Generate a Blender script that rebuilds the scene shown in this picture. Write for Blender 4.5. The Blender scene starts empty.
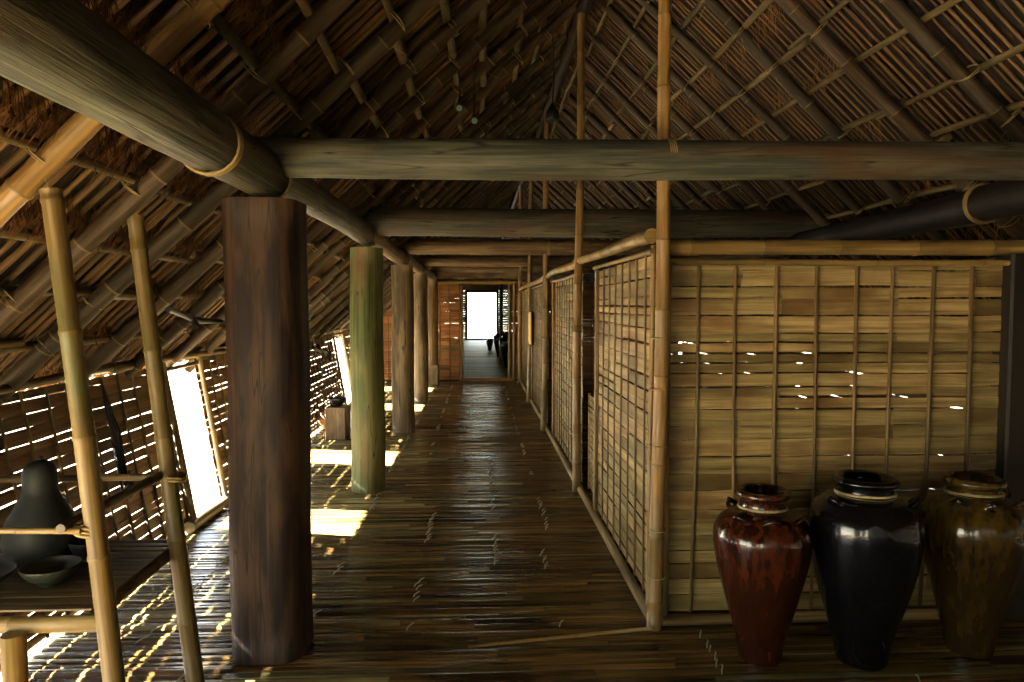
import bpy, math, random
from mathutils import Vector, Matrix
C = bpy.context.scene.collection
S = bpy.context.scene
V = Vector
rnd = random.Random(7)

# ------------------------------------------------------------------ camera
FPX = 700.0
th = math.atan(36/FPX); ps = math.atan(33/FPX*math.cos(th))
cam_d = bpy.data.cameras.new('camera'); cam = bpy.data.objects.new('camera', cam_d); C.objects.link(cam)
cam_d.sensor_width = 36; cam_d.lens = 36*FPX/1024; cam_d.clip_start = .05; cam_d.clip_end = 300
cam.location = (0, 0, 1.5)
cam.rotation_euler = (math.pi/2-th, 0, -ps)
S.camera = cam

# ------------------------------------------------------------------ world, sun, exposure
w = bpy.data.worlds.new('sky'); S.world = w; w.use_nodes = True
nt = w.node_tree; nt.nodes.clear()
out = nt.nodes.new('ShaderNodeOutputWorld'); bg = nt.nodes.new('ShaderNodeBackground')
tc = nt.nodes.new('ShaderNodeTexCoord'); sx = nt.nodes.new('ShaderNodeSeparateXYZ')
cr = nt.nodes.new('ShaderNodeValToRGB')
nt.links.new(tc.outputs['Generated'], sx.inputs[0]); nt.links.new(sx.outputs['Z'], cr.inputs[0])
cr.color_ramp.elements[0].position = 0.0; cr.color_ramp.elements[0].color = (.90, .95, .68, 1)
cr.color_ramp.elements[1].position = 0.75; cr.color_ramp.elements[1].color = (.42, .66, 1.0, 1)
e = cr.color_ramp.elements.new(.22); e.color = (.97, .97, .93, 1)
nt.links.new(cr.outputs[0], bg.inputs[0]); bg.inputs[1].default_value = 8.0
nt.links.new(bg.outputs[0], out.inputs[0])
sd = bpy.data.lights.new('sun', 'SUN'); sd.energy = 190; sd.angle = math.radians(.9); sd.color = (1, .97, .92)
sun = bpy.data.objects.new('sun', sd); C.objects.link(sun)
sun.rotation_euler = V((1, -.16, -.72)).to_track_quat('-Z', 'Y').to_euler()
sun.location = (-20, 5, 15)
S.view_settings.view_transform = 'Standard'; S.view_settings.look = 'None'
S.view_settings.gamma = 1; S.view_settings.use_curve_mapping = False
S.view_settings.exposure = 0.8

# ------------------------------------------------------------------ materials
def rgb(r, g, b):
    f = lambda c: (c/255/12.92) if c/255 <= .04045 else ((c/255+.055)/1.055)**2.4
    return (f(r), f(g), f(b), 1)
MATS = {}
def fibre(name, cols, rough=.6, su=2.5, sv=70, bump=.25, var=.35, blot=None, spec=.4, coat=0, bscale=3.0, crack=0):
    """material with a grain that follows the UV u axis; 'tint' varies it piece by piece"""
    m = bpy.data.materials.new(name); m.use_nodes = True; n = m.node_tree; N = n.nodes; L = n.links
    p = N['Principled BSDF']
    uv = N.new('ShaderNodeUVMap'); uv.uv_map = 'UVMap'
    mp = N.new('ShaderNodeMapping'); mp.inputs['Scale'].default_value = (su, sv, 1)
    no = N.new('ShaderNodeTexNoise'); no.inputs['Scale'].default_value = 1; no.inputs['Detail'].default_value = 5
    no.inputs['Roughness'].default_value = .65
    L.new(uv.outputs[0], mp.inputs[0]); L.new(mp.outputs[0], no.inputs['Vector'])
    r = N.new('ShaderNodeValToRGB'); els = r.color_ramp.elements
    els[0].position = .3; els[0].color = cols[0]; els[1].position = .7; els[1].color = cols[-1]
    if len(cols) == 3:
        q = els.new(.5); q.color = cols[1]
    L.new(no.outputs['Fac'], r.inputs[0])
    col = r.outputs[0]
    if blot:
        mp2 = N.new('ShaderNodeMapping'); mp2.inputs['Scale'].default_value = (bscale, bscale*4, 1)
        n2 = N.new('ShaderNodeTexNoise'); n2.inputs['Scale'].default_value = 1; n2.inputs['Detail'].default_value = 3
        r2 = N.new('ShaderNodeValToRGB'); r2.color_ramp.elements[0].position = .48; r2.color_ramp.elements[1].position = .66
        L.new(uv.outputs[0], mp2.inputs[0]); L.new(mp2.outputs[0], n2.inputs['Vector']); L.new(n2.outputs['Fac'], r2.inputs[0])
        mx = N.new('ShaderNodeMix'); mx.data_type = 'RGBA'; L.new(r2.outputs[0], mx.inputs['Factor'])
        L.new(col, mx.inputs['A']); mx.inputs['B'].default_value = blot; col = mx.outputs['Result']
    if crack:
        mp3 = N.new('ShaderNodeMapping'); mp3.inputs['Scale'].default_value = (1.1, 13, 1)
        n3 = N.new('ShaderNodeTexNoise'); n3.inputs['Scale'].default_value = 1; n3.inputs['Detail'].default_value = 2
        r3 = N.new('ShaderNodeValToRGB'); q = r3.color_ramp.elements
        q[0].position = .5-.05*crack; q[0].color = (0, 0, 0, 1); q[1].position = .5+.05*crack; q[1].color = (0, 0, 0, 1)
        z_ = q.new(.5); z_.color = (1, 1, 1, 1)
        L.new(uv.outputs[0], mp3.inputs[0]); L.new(mp3.outputs[0], n3.inputs['Vector']); L.new(n3.outputs['Fac'], r3.inputs[0])
        # cracks come and go along the trunk
        mp4 = N.new('ShaderNodeMapping'); mp4.inputs['Scale'].default_value = (2.2, 9, 1)
        n4 = N.new('ShaderNodeTexNoise'); n4.inputs['Scale'].default_value = 1; n4.inputs['Detail'].default_value = 4
        r4 = N.new('ShaderNodeValToRGB'); r4.color_ramp.elements[0].position = .46; r4.color_ramp.elements[1].position = .6
        L.new(uv.outputs[0], mp4.inputs[0]); L.new(mp4.outputs[0], n4.inputs['Vector']); L.new(n4.outputs['Fac'], r4.inputs[0])
        mu = N.new('ShaderNodeMath'); mu.operation = 'MULTIPLY'; L.new(r3.outputs[0], mu.inputs[0]); L.new(r4.outputs[0], mu.inputs[1])
        lg = N.new('ShaderNodeMix'); lg.data_type = 'RGBA'; L.new(r4.outputs[0], lg.inputs['Factor'])
        L.new(col, lg.inputs['A']); lg.inputs['B'].default_value = cols[-1]; lg.clamp_factor = True
        hf = N.new('ShaderNodeMix'); hf.data_type = 'RGBA'; hf.inputs['Factor'].default_value = .55; L.new(col, hf.inputs['A']); L.new(lg.outputs['Result'], hf.inputs['B'])
        ck = N.new('ShaderNodeMix'); ck.data_type = 'RGBA'; L.new(mu.outputs[0], ck.inputs['Factor'])
        L.new(hf.outputs['Result'], ck.inputs['A']); ck.inputs['B'].default_value = (.006, .005, .004, 1); col = ck.outputs['Result']
    at = N.new('ShaderNodeAttribute'); at.attribute_name = 'tint'
    mr = N.new('ShaderNodeMapRange'); mr.inputs['To Min'].default_value = 1-var; mr.inputs['To Max'].default_value = 1+var*.6
    L.new(at.outputs['Fac'], mr.inputs['Value'])
    hs = N.new('ShaderNodeHueSaturation'); L.new(mr.outputs[0], hs.inputs['Value']); L.new(col, hs.inputs['Color'])
    ma = N.new('ShaderNodeMapRange'); ma.inputs['To Min'].default_value = .513; ma.inputs['To Max'].default_value = .495
    L.new(at.outputs['Fac'], ma.inputs['Value']); L.new(ma.outputs[0], hs.inputs['Hue'])
    L.new(hs.outputs[0], p.inputs['Base Color'])
    p.inputs['Roughness'].default_value = rough
    p.inputs['Specular IOR Level'].default_value = spec
    if coat: p.inputs['Coat Weight'].default_value = coat; p.inputs['Coat Roughness'].default_value = .12
    if bump:
        b = N.new('ShaderNodeBump'); b.inputs['Strength'].default_value = bump; b.inputs['Distance'].default_value = .01
        L.new(no.outputs['Fac'], b.inputs['Height']); L.new(b.outputs[0], p.inputs['Normal'])
    MATS[name] = m; return m
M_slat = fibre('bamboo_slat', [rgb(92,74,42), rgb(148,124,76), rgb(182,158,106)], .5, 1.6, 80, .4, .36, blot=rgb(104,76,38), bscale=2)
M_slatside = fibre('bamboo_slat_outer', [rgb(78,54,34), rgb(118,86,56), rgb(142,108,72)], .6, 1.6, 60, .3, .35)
M_slatend = fibre('bamboo_slat_red', [rgb(120,72,34), rgb(160,102,52), rgb(185,128,70)], .6, 1.6, 60, .3, .4)
M_bam = fibre('bamboo_pole_dry', [rgb(98,72,36), rgb(134,102,54), rgb(156,126,74)], .42, 1.5, 45, .12, .25, blot=rgb(96,80,44), bscale=2)
M_bamd = fibre('bamboo_pole_dark', [rgb(66,50,28), rgb(94,74,42), rgb(122,98,58)], .5, 2, 45, .2, .35, blot=rgb(70,58,32))
M_bamo = fibre('bamboo_pole_olive', [rgb(74,54,26), rgb(106,82,40), rgb(132,106,58)], .5, 1.5, 45, .15, .2, blot=rgb(84,80,40), bscale=2)
M_node = fibre('bamboo_node', [rgb(85,68,36), rgb(120,98,56)], .6, 2, 20, .1, .2)
M_raft = fibre('roof_pole', [rgb(44,33,18), rgb(66,50,28), rgb(98,76,44)], .65, 2, 40, .25, .35, blot=rgb(54,44,28))
M_lath = fibre('roof_lath', [rgb(66,46,22), rgb(112,82,42), rgb(158,120,68)], .6, 2, 60, .2, .55)
M_thatch = fibre('thatch', [rgb(14,9,5), rgb(32,20,11), rgb(66,44,24)], .9, 14, 60, .8, .5)
M_tuft = fibre('thatch_tuft', [rgb(92,60,30), rgb(136,94,50), rgb(176,128,74)], .85, 4, 30, 0, .5)
M_log = fibre('weathered_log', [rgb(30,31,24), rgb(64,64,50), rgb(104,100,78)], .6, 1.1, 34, .9, .2, blot=rgb(84,60,40), bscale=1.0, crack=.5)
M_logw = fibre('warm_log', [rgb(52,38,22), rgb(98,74,46), rgb(140,112,74)], .6, 1.1, 32, .7, .2, blot=rgb(80,60,38), bscale=1.4, crack=.4)
M_post1 = fibre('red_brown_post', [rgb(14,9,6), rgb(38,23,15), rgb(86,60,40)], .62, .6, 20, .6, .15, blot=rgb(30,15,10), bscale=1.1, spec=.25, crack=.25)
M_post2 = fibre('mossy_post', [rgb(50,58,26), rgb(84,92,44), rgb(118,110,68)], .7, .6, 28, .5, .15, blot=rgb(110,78,48), bscale=1.1, crack=.3)
M_post3 = fibre('brown_post', [rgb(52,42,28), rgb(98,80,56), rgb(134,114,84)], .7, .6, 28, .5, .15, blot=rgb(66,52,36), bscale=1.3, crack=.45)
M_floor = fibre('floor_bamboo', [rgb(54,40,18), rgb(102,76,38), rgb(150,118,66)], .24, 1.2, 75, .35, .5, blot=rgb(50,32,14), bscale=1.2, spec=.6)
M_floorl = fibre('floor_bamboo_worn', [rgb(88,78,42), rgb(132,118,70), rgb(170,156,106)], .25, 1.2, 75, .35, .6, blot=rgb(78,62,38), bscale=1.2, spec=.6)
M_purl = fibre('purlin_pole_lit', [rgb(58,46,26), rgb(98,80,46), rgb(136,114,72)], .6, 2, 40, .25, .35, blot=rgb(84,76,46))  # paler than the rafters: stronger light on the purlins put into the colour
M_batt = fibre('bamboo_batten_shaded', [rgb(70,52,28), rgb(108,84,48), rgb(138,112,68)], .5, 2, 40, .15, .35)  # slat tones darkened, shade on the battens put into the colour
M_floorg = fibre('floor_bamboo_green_glare', [rgb(70,88,24), rgb(108,128,40), rgb(138,152,64)], .6, 1.2, 40, .35, .6)  # green glare on the far room floor painted into its colour
M_tie = fibre('rattan_tie', [rgb(120,98,54), rgb(170,146,94)], .5, 8, 30, .1, .2)
M_wire = fibre('pale_stitch', [rgb(150,140,110), rgb(200,190,160)], .4, 8, 30, 0, .2)
M_dark = fibre('dark_wood', [rgb(22,18,14), rgb(46,36,26)], .6, 2, 20, .3, .2)
M_cord = fibre('neck_cord', [rgb(140,122,84), rgb(186,168,124)], .8, 60, 60, .4, .1)
M_ground = fibre('dry_earth', [rgb(120,104,80), rgb(170,154,124)], .9, .8, .8, .2, .1)
M_gourd = fibre('dark_gourd_skin', [rgb(14,18,16), rgb(30,34,30)], .62, 6, 6, .15, .1)
M_bowl = fibre('dark_bowl_clay', [rgb(26,30,24), rgb(52,56,42)], .4, 6, 20, .1, .1)
M_black = fibre('black_metal', [rgb(12,12,12), rgb(22,22,22)], .4, 3, 3, 0, .1)
M_board = fibre('pale_board', [rgb(196,160,84), rgb(214,180,104)], .6, 2, 20, .1, .1)
M_leaf = fibre('leaf_green', [rgb(60,110,30), rgb(110,160,60)], .5, 3, 10, 0, .4)
M_lens = fibre('pale_glass_disc', [rgb(110,140,120), rgb(140,165,145)], .2, 3, 3, 0, .1)

def glaze(name, a, b, c, streak, lo=.4, hi=.62):
    m = bpy.data.materials.new(name); m.use_nodes = True; n = m.node_tree; N = n.nodes; L = n.links
    p = N['Principled BSDF']; t = N.new('ShaderNodeTexCoord')
    mp = N.new('ShaderNodeMapping'); mp.inputs['Scale'].default_value = (34, 34, 11)
    no = N.new('ShaderNodeTexNoise'); no.inputs['Scale'].default_value = 1; no.inputs['Detail'].default_value = 6
    L.new(t.outputs['Object'], mp.inputs[0]); L.new(mp.outputs[0], no.inputs['Vector'])
    r = N.new('ShaderNodeValToRGB'); el = r.color_ramp.elements
    el[0].position = lo; el[0].color = a; el[1].position = hi; el[1].color = b
    L.new(no.outputs['Fac'], r.inputs[0])
    sep = N.new('ShaderNodeSeparateXYZ'); L.new(t.outputs['Object'], sep.inputs[0])
    # glaze run: a different glaze colour over the lower body, with a ragged edge
    n3 = N.new('ShaderNodeTexNoise'); n3.inputs['Scale'].default_value = 22; L.new(t.outputs['Object'], n3.inputs['Vector'])
    ad = N.new('ShaderNodeMath'); ad.operation = 'MULTIPLY_ADD'; ad.inputs[1].default_value = .22
    L.new(n3.outputs['Fac'], ad.inputs[0]); L.new(sep.outputs['Z'], ad.inputs[2])
    r3 = N.new('ShaderNodeValToRGB'); r3.color_ramp.elements[0].position = streak; r3.color_ramp.elements[1].position = streak+.14
    L.new(ad.outputs[0], r3.inputs[0])
    mx = N.new('ShaderNodeMix'); mx.data_type = 'RGBA'; L.new(r3.outputs[0], mx.inputs['Factor'])
    mm = N.new('ShaderNodeMix'); mm.data_type = 'RGBA'; mm.inputs['Factor'].default_value = .6
    L.new(r.outputs[0], mm.inputs['A']); mm.inputs['B'].default_value = c
    L.new(mm.outputs['Result'], mx.inputs['A']); L.new(r.outputs[0], mx.inputs['B'])
    L.new(mx.outputs['Result'], p.inputs['Base Color'])
    p.inputs['Roughness'].default_value = .16; p.inputs['Specular IOR Level'].default_value = .3; p.inputs['Coat Weight'].default_value = .35; p.inputs['Coat Roughness'].default_value = .05
    b_ = N.new('ShaderNodeBump'); b_.inputs['Strength'].default_value = .45; b_.inputs['Distance'].default_value = .004
    n4 = N.new('ShaderNodeTexNoise'); n4.inputs['Scale'].default_value = 26; n4.inputs['Detail'].default_value = 4
    L.new(t.outputs['Object'], n4.inputs['Vector']); L.new(n4.outputs['Fac'], b_.inputs['Height']); L.new(b_.outputs[0], p.inputs['Normal'])
    return m
M_jar1 = glaze('red_brown_glaze', rgb(24,8,5), rgb(80,36,15), rgb(36,15,8), .42, .36, .74)
M_jar2 = glaze('black_glaze', rgb(7,7,10), rgb(16,15,18), rgb(8,8,8), .2)
M_jar3 = glaze('olive_glaze', rgb(44,32,10), rgb(78,60,20), rgb(26,14,8), .56, .36, .7)

# ------------------------------------------------------------------ mesh builder
class MB:
    def __init__(s): s.v = []; s.f = []; s.uv = []; s.t = []; s.m = []; s.sm = []
    def quad(s, idx, uvs, tint, mi=0, smooth=False):
        s.f.append(idx); s.uv.append(uvs); s.t.append(tint); s.m.append(mi); s.sm.append(smooth)
    def tube(s, pts, rad, seg=10, tint=None, mi=0, caps=True, rings=None, u0=None, ringmi=1, prof=None):
        pts = [V(p) for p in pts]; n = len(pts)
        if not isinstance(rad, (list, tuple)): rad = [rad]*n
        tint = rnd.random() if tint is None else tint
        u0 = rnd.uniform(0, 50) if u0 is None else u0
        v0 = rnd.uniform(0, 50)
        d = (pts[-1]-pts[0]).normalized()
        ref = V((0, 0, 1)) if abs(d.z) < .9 else V((1, 0, 0))
        base = len(s.v); u = u0; us = []
        for i, p in enumerate(pts):
            t = (pts[min(i+1, n-1)]-pts[max(i-1, 0)])
            t = t.normalized() if t.length > 1e-9 else d
            a = t.cross(ref).normalized(); b = a.cross(t).normalized()
            if i: u += (pts[i]-pts[i-1]).length
            us.append(u)
            for k in range(seg):
                ph = 2*math.pi*k/seg; rr = rad[i]*(prof[k % len(prof)] if prof else 1)
                s.v.append(p+a*math.cos(ph)*rr+b*math.sin(ph)*rr)
        for i in range(n-1):
            mi2 = ringmi if (rings and i in rings) else mi
            for k in range(seg):
                k2 = (k+1) % seg; c = 2*math.pi*max(rad)/seg
                s.quad((base+i*seg+k, base+i*seg+k2, base+(i+1)*seg+k2, base+(i+1)*seg+k),
                       ((us[i], v0+k*c), (us[i], v0+(k+1)*c), (us[i+1], v0+(k+1)*c), (us[i+1], v0+k*c)), tint, mi2, True)
        if caps:
            for i, rev in ((0, True), (n-1, False)):
                idx = tuple(base+i*seg+k for k in range(seg))
                uvs = tuple((us[i]+math.cos(6.283*k/seg)*rad[i]*.2, v0+math.sin(6.283*k/seg)*rad[i]) for k in range(seg))
                s.quad(idx[::-1] if not rev else idx, uvs, tint*.7, mi)
        return s
    def bamboo(s, p0, p1, r0, r1=None, seg=12, step=.3, bend=.01, tint=None, ph=None):
        """culm with swollen node rings, slightly wavy"""
        p0 = V(p0); p1 = V(p1); r1 = r1 or r0; Ln = (p1-p0).length; d = (p1-p0)/Ln
        side = d.cross(V((.3, .5, .8))).normalized(); side2 = d.cross(side)
        f1 = rnd.uniform(0, 6); f2 = rnd.uniform(0, 6)
        pts = []; rad = []; rings = []
        def P(x): return p0+d*x+side*math.sin(x*2.1+f1)*bend+side2*math.sin(x*1.3+f2)*bend
        x = 0; nx = rnd.uniform(.1, step) if ph is None else ph
        pts.append(P(0)); rad.append(r0)
        while nx < Ln-.03:
            r = r0+(r1-r0)*nx/Ln; w_ = max(.006, r*.25)
            pts += [P(nx-w_*1.6), P(nx-w_*.5), P(nx+w_*.4), P(nx+w_*1.2)]
            rad += [r, r*1.1, r*1.07, r*.985]; rings.append(len(pts)-3)
            nx += step*rnd.uniform(.85, 1.2)
        pts.append(P(Ln)); rad.append(r1)
        return s.tube(pts, rad, seg, tint, 0, True, rings)
    def log(s, p0, p1, r0, r1=None, seg=16, wob=.02, rough=.04, n=None, tint=.5):
        p0 = V(p0); p1 = V(p1); r1 = r1 or r0; Ln = (p1-p0).length; d = (p1-p0)/Ln
        a = d.cross(V((.2, .3, 1)) if abs(d.z) < .9 else V((1, .2, 0))).normalized(); b = a.cross(d)
        n = n or max(8, int(Ln*6)); f1 = rnd.uniform(0, 6); f2 = rnd.uniform(0, 6)
        pts = []; rad = []
        for i in range(n+1):
            t = i/n
            pts.append(p0+d*Ln*t+(a*math.sin(t*4+f1)+b*math.sin(t*3+f2))*wob)
            rad.append((r0+(r1-r0)*t)*(1+rough*math.sin(t*9+f1)*.5+rnd.uniform(-rough, rough)*.25))
        prof = [1+rnd.uniform(-rough, rough)*.5 for _ in range(seg)]
        return s.tube(pts, rad, seg, tint, prof=prof)
    def strip(s, p0, p1, wv, tv, tint=None, mi=0, cut=1, bulge=0, wob=0, tilt=0):
        """flat slat from p0 to p1; wv: half width vector, tv: full thickness vector (towards its face)"""
        p0 = V(p0); p1 = V(p1); wv = V(wv); tv = V(tv)
        tint = rnd.random() if tint is None else tint
        Ln = (p1-p0).length; u0 = rnd.uniform(0, 60); v0 = rnd.uniform(0, 60); W = wv.length*2
        base = len(s.v); n = cut+1
        prof = [(-1, 0), (-1, .75), (-.5, 1+bulge), (.5, 1+bulge), (1, .75), (1, 0)]
        for i in range(n):
            c = p0.lerp(p1, i/cut); o = wv*(rnd.uniform(-wob, wob))+tv*rnd.uniform(-wob, wob)*.5
            tl = rnd.uniform(-tilt, tilt) if i == 0 else tl*.9
            for (a, b) in prof: s.v.append(c+wv*a+tv*(b+a*tl)+o)
        for i in range(cut):
            ua = u0+Ln*i/cut; ub = u0+Ln*(i+1)/cut
            for k in range(6):
                k2 = (k+1) % 6
                va = v0+W*k/5 if k < 5 else v0+W; vb = v0+W*k2/5 if k < 5 else v0
                s.quad((base+i*6+k, base+(i+1)*6+k, base+(i+1)*6+k2, base+i*6+k2), ((ua, va), (ub, va), (ub, vb), (ua, vb)), tint, mi)
        for i, r in ((0, 0), (cut, 1)):
            idx = [base+i*6+k for k in range(6)]
            if r: idx = idx[::-1]
            s.quad(tuple(idx), tuple((u0+.001*k, v0+W*k/5) for k in range(6)), tint*.6, mi)
        return s
    def box(s, c, h, tint=.5, mi=0, bev=.0):
        """box by centre and half sizes, grain along its longest side"""
        c = V(c); ax = max(range(3), key=lambda i: h[i]); o = [i for i in range(3) if i != ax]
        d = V((0, 0, 0)); d[ax] = h[ax]; a = V((0, 0, 0)); a[o[0]] = h[o[0]]; b = V((0, 0, 0)); b[o[1]] = h[o[1]]
        base = len(s.v); q = .86
        prof = [(-1, -q), (-q, -1), (q, -1), (1, -q), (1, q), (q, 1), (-q, 1), (-1, q)]
        for e_ in (-1, 1):
            for (i, j) in prof: s.v.append(c+d*e_+a*i+b*j)
        u0 = rnd.uniform(0, 50); v0 = rnd.uniform(0, 50); W = .5*(a.length+b.length)
        for k in range(8):
            k2 = (k+1) % 8
            s.quad((base+k, base+k2, base+8+k2, base+8+k), ((u0, v0+W*k), (u0, v0+W*(k+1)), (u0+2*h[ax], v0+W*(k+1)), (u0+2*h[ax], v0+W*k)), tint, mi)
        s.quad(tuple(base+k for k in range(8))[::-1], tuple((u0+.01*k, v0) for k in range(8)), tint, mi)
        s.quad(tuple(base+8+k for k in range(8)), tuple((u0+.01*k, v0) for k in range(8)), tint, mi)
        return s
    def lathe(s, prof, seg=48, tint=.5, mi=0, c=(0, 0, 0), sx=1, sy=1):
        base = len(s.v); c = V(c); n = len(prof)
        for (r, z) in prof:
            for k in range(seg):
                a = 2*math.pi*k/seg; s.v.append(c+V((r*sx*math.cos(a), r*sy*math.sin(a), z)))
        for i in range(n-1):
            for k in range(seg):
                k2 = (k+1) % seg
                s.quad((base+i*seg+k, base+i*seg+k2, base+(i+1)*seg+k2, base+(i+1)*seg+k),
                       ((k/seg, i*.03), ((k+1)/seg, i*.03), ((k+1)/seg, i*.03+.03), (k/seg, i*.03+.03)), tint, mi, True)
        return s
    def ring(s, c, axis, R, r, seg=14, sub=5, tint=.5, mi=0, sq=1.0):
        c = V(c); axis = V(axis).normalized(); a = axis.cross(V((.1, .2, 1)) if abs(axis.z) < .9 else V((1, 0, 0))).normalized(); b = axis.cross(a)
        base = len(s.v)
        for i in range(seg):
            ph = 6.28318*i/seg; dr = a*math.cos(ph)+b*math.sin(ph)
            for k in range(sub):
                q = 6.28318*k/sub; s.v.append(c+dr*(R+r*math.cos(q))+axis*r*sq*math.sin(q))
        for i in range(seg):
            i2 = (i+1) % seg
            for k in range(sub):
                k2 = (k+1) % sub
                s.quad((base+i*sub+k, base+i2*sub+k, base+i2*sub+k2, base+i*sub+k2), ((i*.02, k*.004), (i*.02+.02, k*.004), (i*.02+.02, k*.004+.004), (i*.02, k*.004+.004)), tint, mi, True)
        return s
    def build(s, name, mats, parent=None, origin=None):
        me = bpy.data.meshes.new(name)
        o0 = V(origin) if origin is not None else V((0, 0, 0))
        me.from_pydata([tuple(V(p)-o0) for p in s.v], [], s.f)
        uvl = me.uv_layers.new(name='UVMap'); at = me.attributes.new('tint', 'FLOAT', 'FACE')
        li = 0; flat = []
        for uvs in s.uv:
            for u in uvs: flat += [u[0], u[1]]
        uvl.data.foreach_set('uv', flat); at.data.foreach_set('value', s.t)
        me.polygons.foreach_set('material_index', s.m); me.polygons.foreach_set('use_smooth', s.sm)
        for m in (mats if isinstance(mats, (list, tuple)) else [mats]): me.materials.append(m)
        me.update()
        ob = bpy.data.objects.new(name, me); C.objects.link(ob)
        ob.location = o0
        if parent: ob.parent = parent; ob.matrix_parent_inverse = Matrix.Translation(-parent.location)
        return ob
def tag(o, label=None, cat=None, group=None, kind=None):
    if label: o['label'] = label
    if cat: o['category'] = cat
    if group: o['group'] = group
    if kind: o['kind'] = kind
    return o
def empty(name, loc, label=None, cat=None, group=None, kind=None):
    o = bpy.data.objects.new(name, None); C.objects.link(o); o.location = loc; o.empty_display_size = .1
    return tag(o, label, cat, group, kind)
ORD = ['first', 'second', 'third', 'fourth', 'fifth', 'sixth', 'seventh', 'eighth', 'ninth', 'tenth', 'eleventh', 'twelfth', 'thirteenth',
       'fourteenth', 'fifteenth', 'sixteenth', 'seventeenth', 'eighteenth', 'nineteenth', 'twentieth', 'twenty-first', 'twenty-second', 'twenty-third', 'twenty-fourth', 'twenty-fifth', 'twenty-sixth', 'twenty-seventh', 'twenty-eighth']

# ------------------------------------------------------------------ dimensions
XR, ZR = .85, 3.86            # ridge
SL = .93                      # roof slope
PX = -.90                     # row of posts on the left
WX = .82                      # partition on the right
YE = 13.8                     # end wall with its doorway
YF = 30.0                     # far end
YB = -4.0                     # behind the viewer
XLB, XLT, ZLT = -1.93, -2.12, 1.12   # leaning outer wall
XRO = 3.7
XE_L, XE_R = -2.24, 4.1       # eaves
ang = math.atan(SL); cs, sn = math.cos(ang), math.sin(ang)
def roof(x, off=0):
    """point (x,z) on the rafter centre line shifted along the outward normal"""
    z = ZR-SL*abs(x-XR)
    s_ = -1 if x < XR else 1
    return V((x+s_*sn*off, 0, z+cs*off))

# ------------------------------------------------------------------ ground and floor
g = MB(); R_ = 60
g.v += [V((-R_, -R_, -1.2)), V((R_, -R_, -1.2)), V((R_, 90, -1.2)), V((-R_, 90, -1.2))]
g.quad((0, 1, 2, 3), ((0, 0), (120, 0), (120, 150), (0, 150)), .5)
tag(g.build('ground', M_ground), kind='structure')

fl = MB(); y = YB
YJ = 3.16
while y < 14.2:
    wd = rnd.choice([.024, .03, .036, .042, .05]) if y > 1.6 else .06
    if y < 3.05: wd *= 1.25
    x = -1.99 - rnd.uniform(0, .05); xe = XRO if y < 3.1 or y > 13.7 else XRO
    cxs = [x]
    while x < xe:
        x += rnd.uniform(.6, 2.2); cxs.append(min(x, xe))
    cxs = sorted(set(cxs))
    for a, b in zip(cxs[:-1], cxs[1:]):
        if b-a < .05: continue
        dz = rnd.uniform(-.004, .002)
        mi = 1 if (rnd.random() < (.55 if (a+b)/2 < -.75 else .09)) else 0
        fl.strip((a, y+wd/2, -.008+dz), (b-.004, y+wd/2+rnd.uniform(-.004, .004), -.008+dz), (0, wd/2, 0), (0, 0, .008), mi=mi,
                 cut=max(1, int((b-a)/.3)), bulge=rnd.uniform(-.1, .3), wob=.13, tilt=.35)
    y += wd+rnd.choice([.0005, .001, .002, .003, .005])
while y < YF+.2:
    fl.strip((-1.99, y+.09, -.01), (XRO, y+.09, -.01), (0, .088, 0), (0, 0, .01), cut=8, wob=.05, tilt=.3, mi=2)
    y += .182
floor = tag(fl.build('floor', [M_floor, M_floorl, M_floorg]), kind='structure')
# joists and closely laid sheet beneath the slats
js = MB()
js.box((.85, (YB+YF)/2, -.075), (2.8, (YF-YB)/2, .02), .2)
for k in range(9):
    js.tube([(-1.85+k*.66, YB, -.04), (-1.85+k*.66, YF, -.04)], .022, 8)
j = js.build('floor_joists', [M_dark], floor)
# rows of pale stitches that tie the slats down
def stitch_row(x0, y0, y1, dens=.05):
    m = MB(); y = y0
    while y < y1:
        if rnd.random() < .75:
            a = rnd.uniform(-.02, .02); x = x0+rnd.uniform(-.012, .012)
            m.tube([(x-.012, y-.02, .001), (x-.005, y, .008), (x+.008, y+.026, .008), (x+.014, y+.05+a*.2, .001)], .003, 5)
        y += dens*rnd.uniform(.8, 1.3)
        if rnd.random() < .12: y += rnd.uniform(.15, .8)
    m.build('stitching', [M_wire], floor)
for x0, y0, y1 in ((-.80, 3.3, 13), (-.33, 3.2, 5), (.10, 4.0, 7), (.38, 3.2, 4.2), (.46, 4.6, 13), (-.5, 7, 13), (-1.5, 2.4, 6), (-1.2, 2.6, 4), (1.0, 2.6, 3.1), (1.75, 2.6, 3.0)):
    stitch_row(x0, y0, y1)

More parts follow.
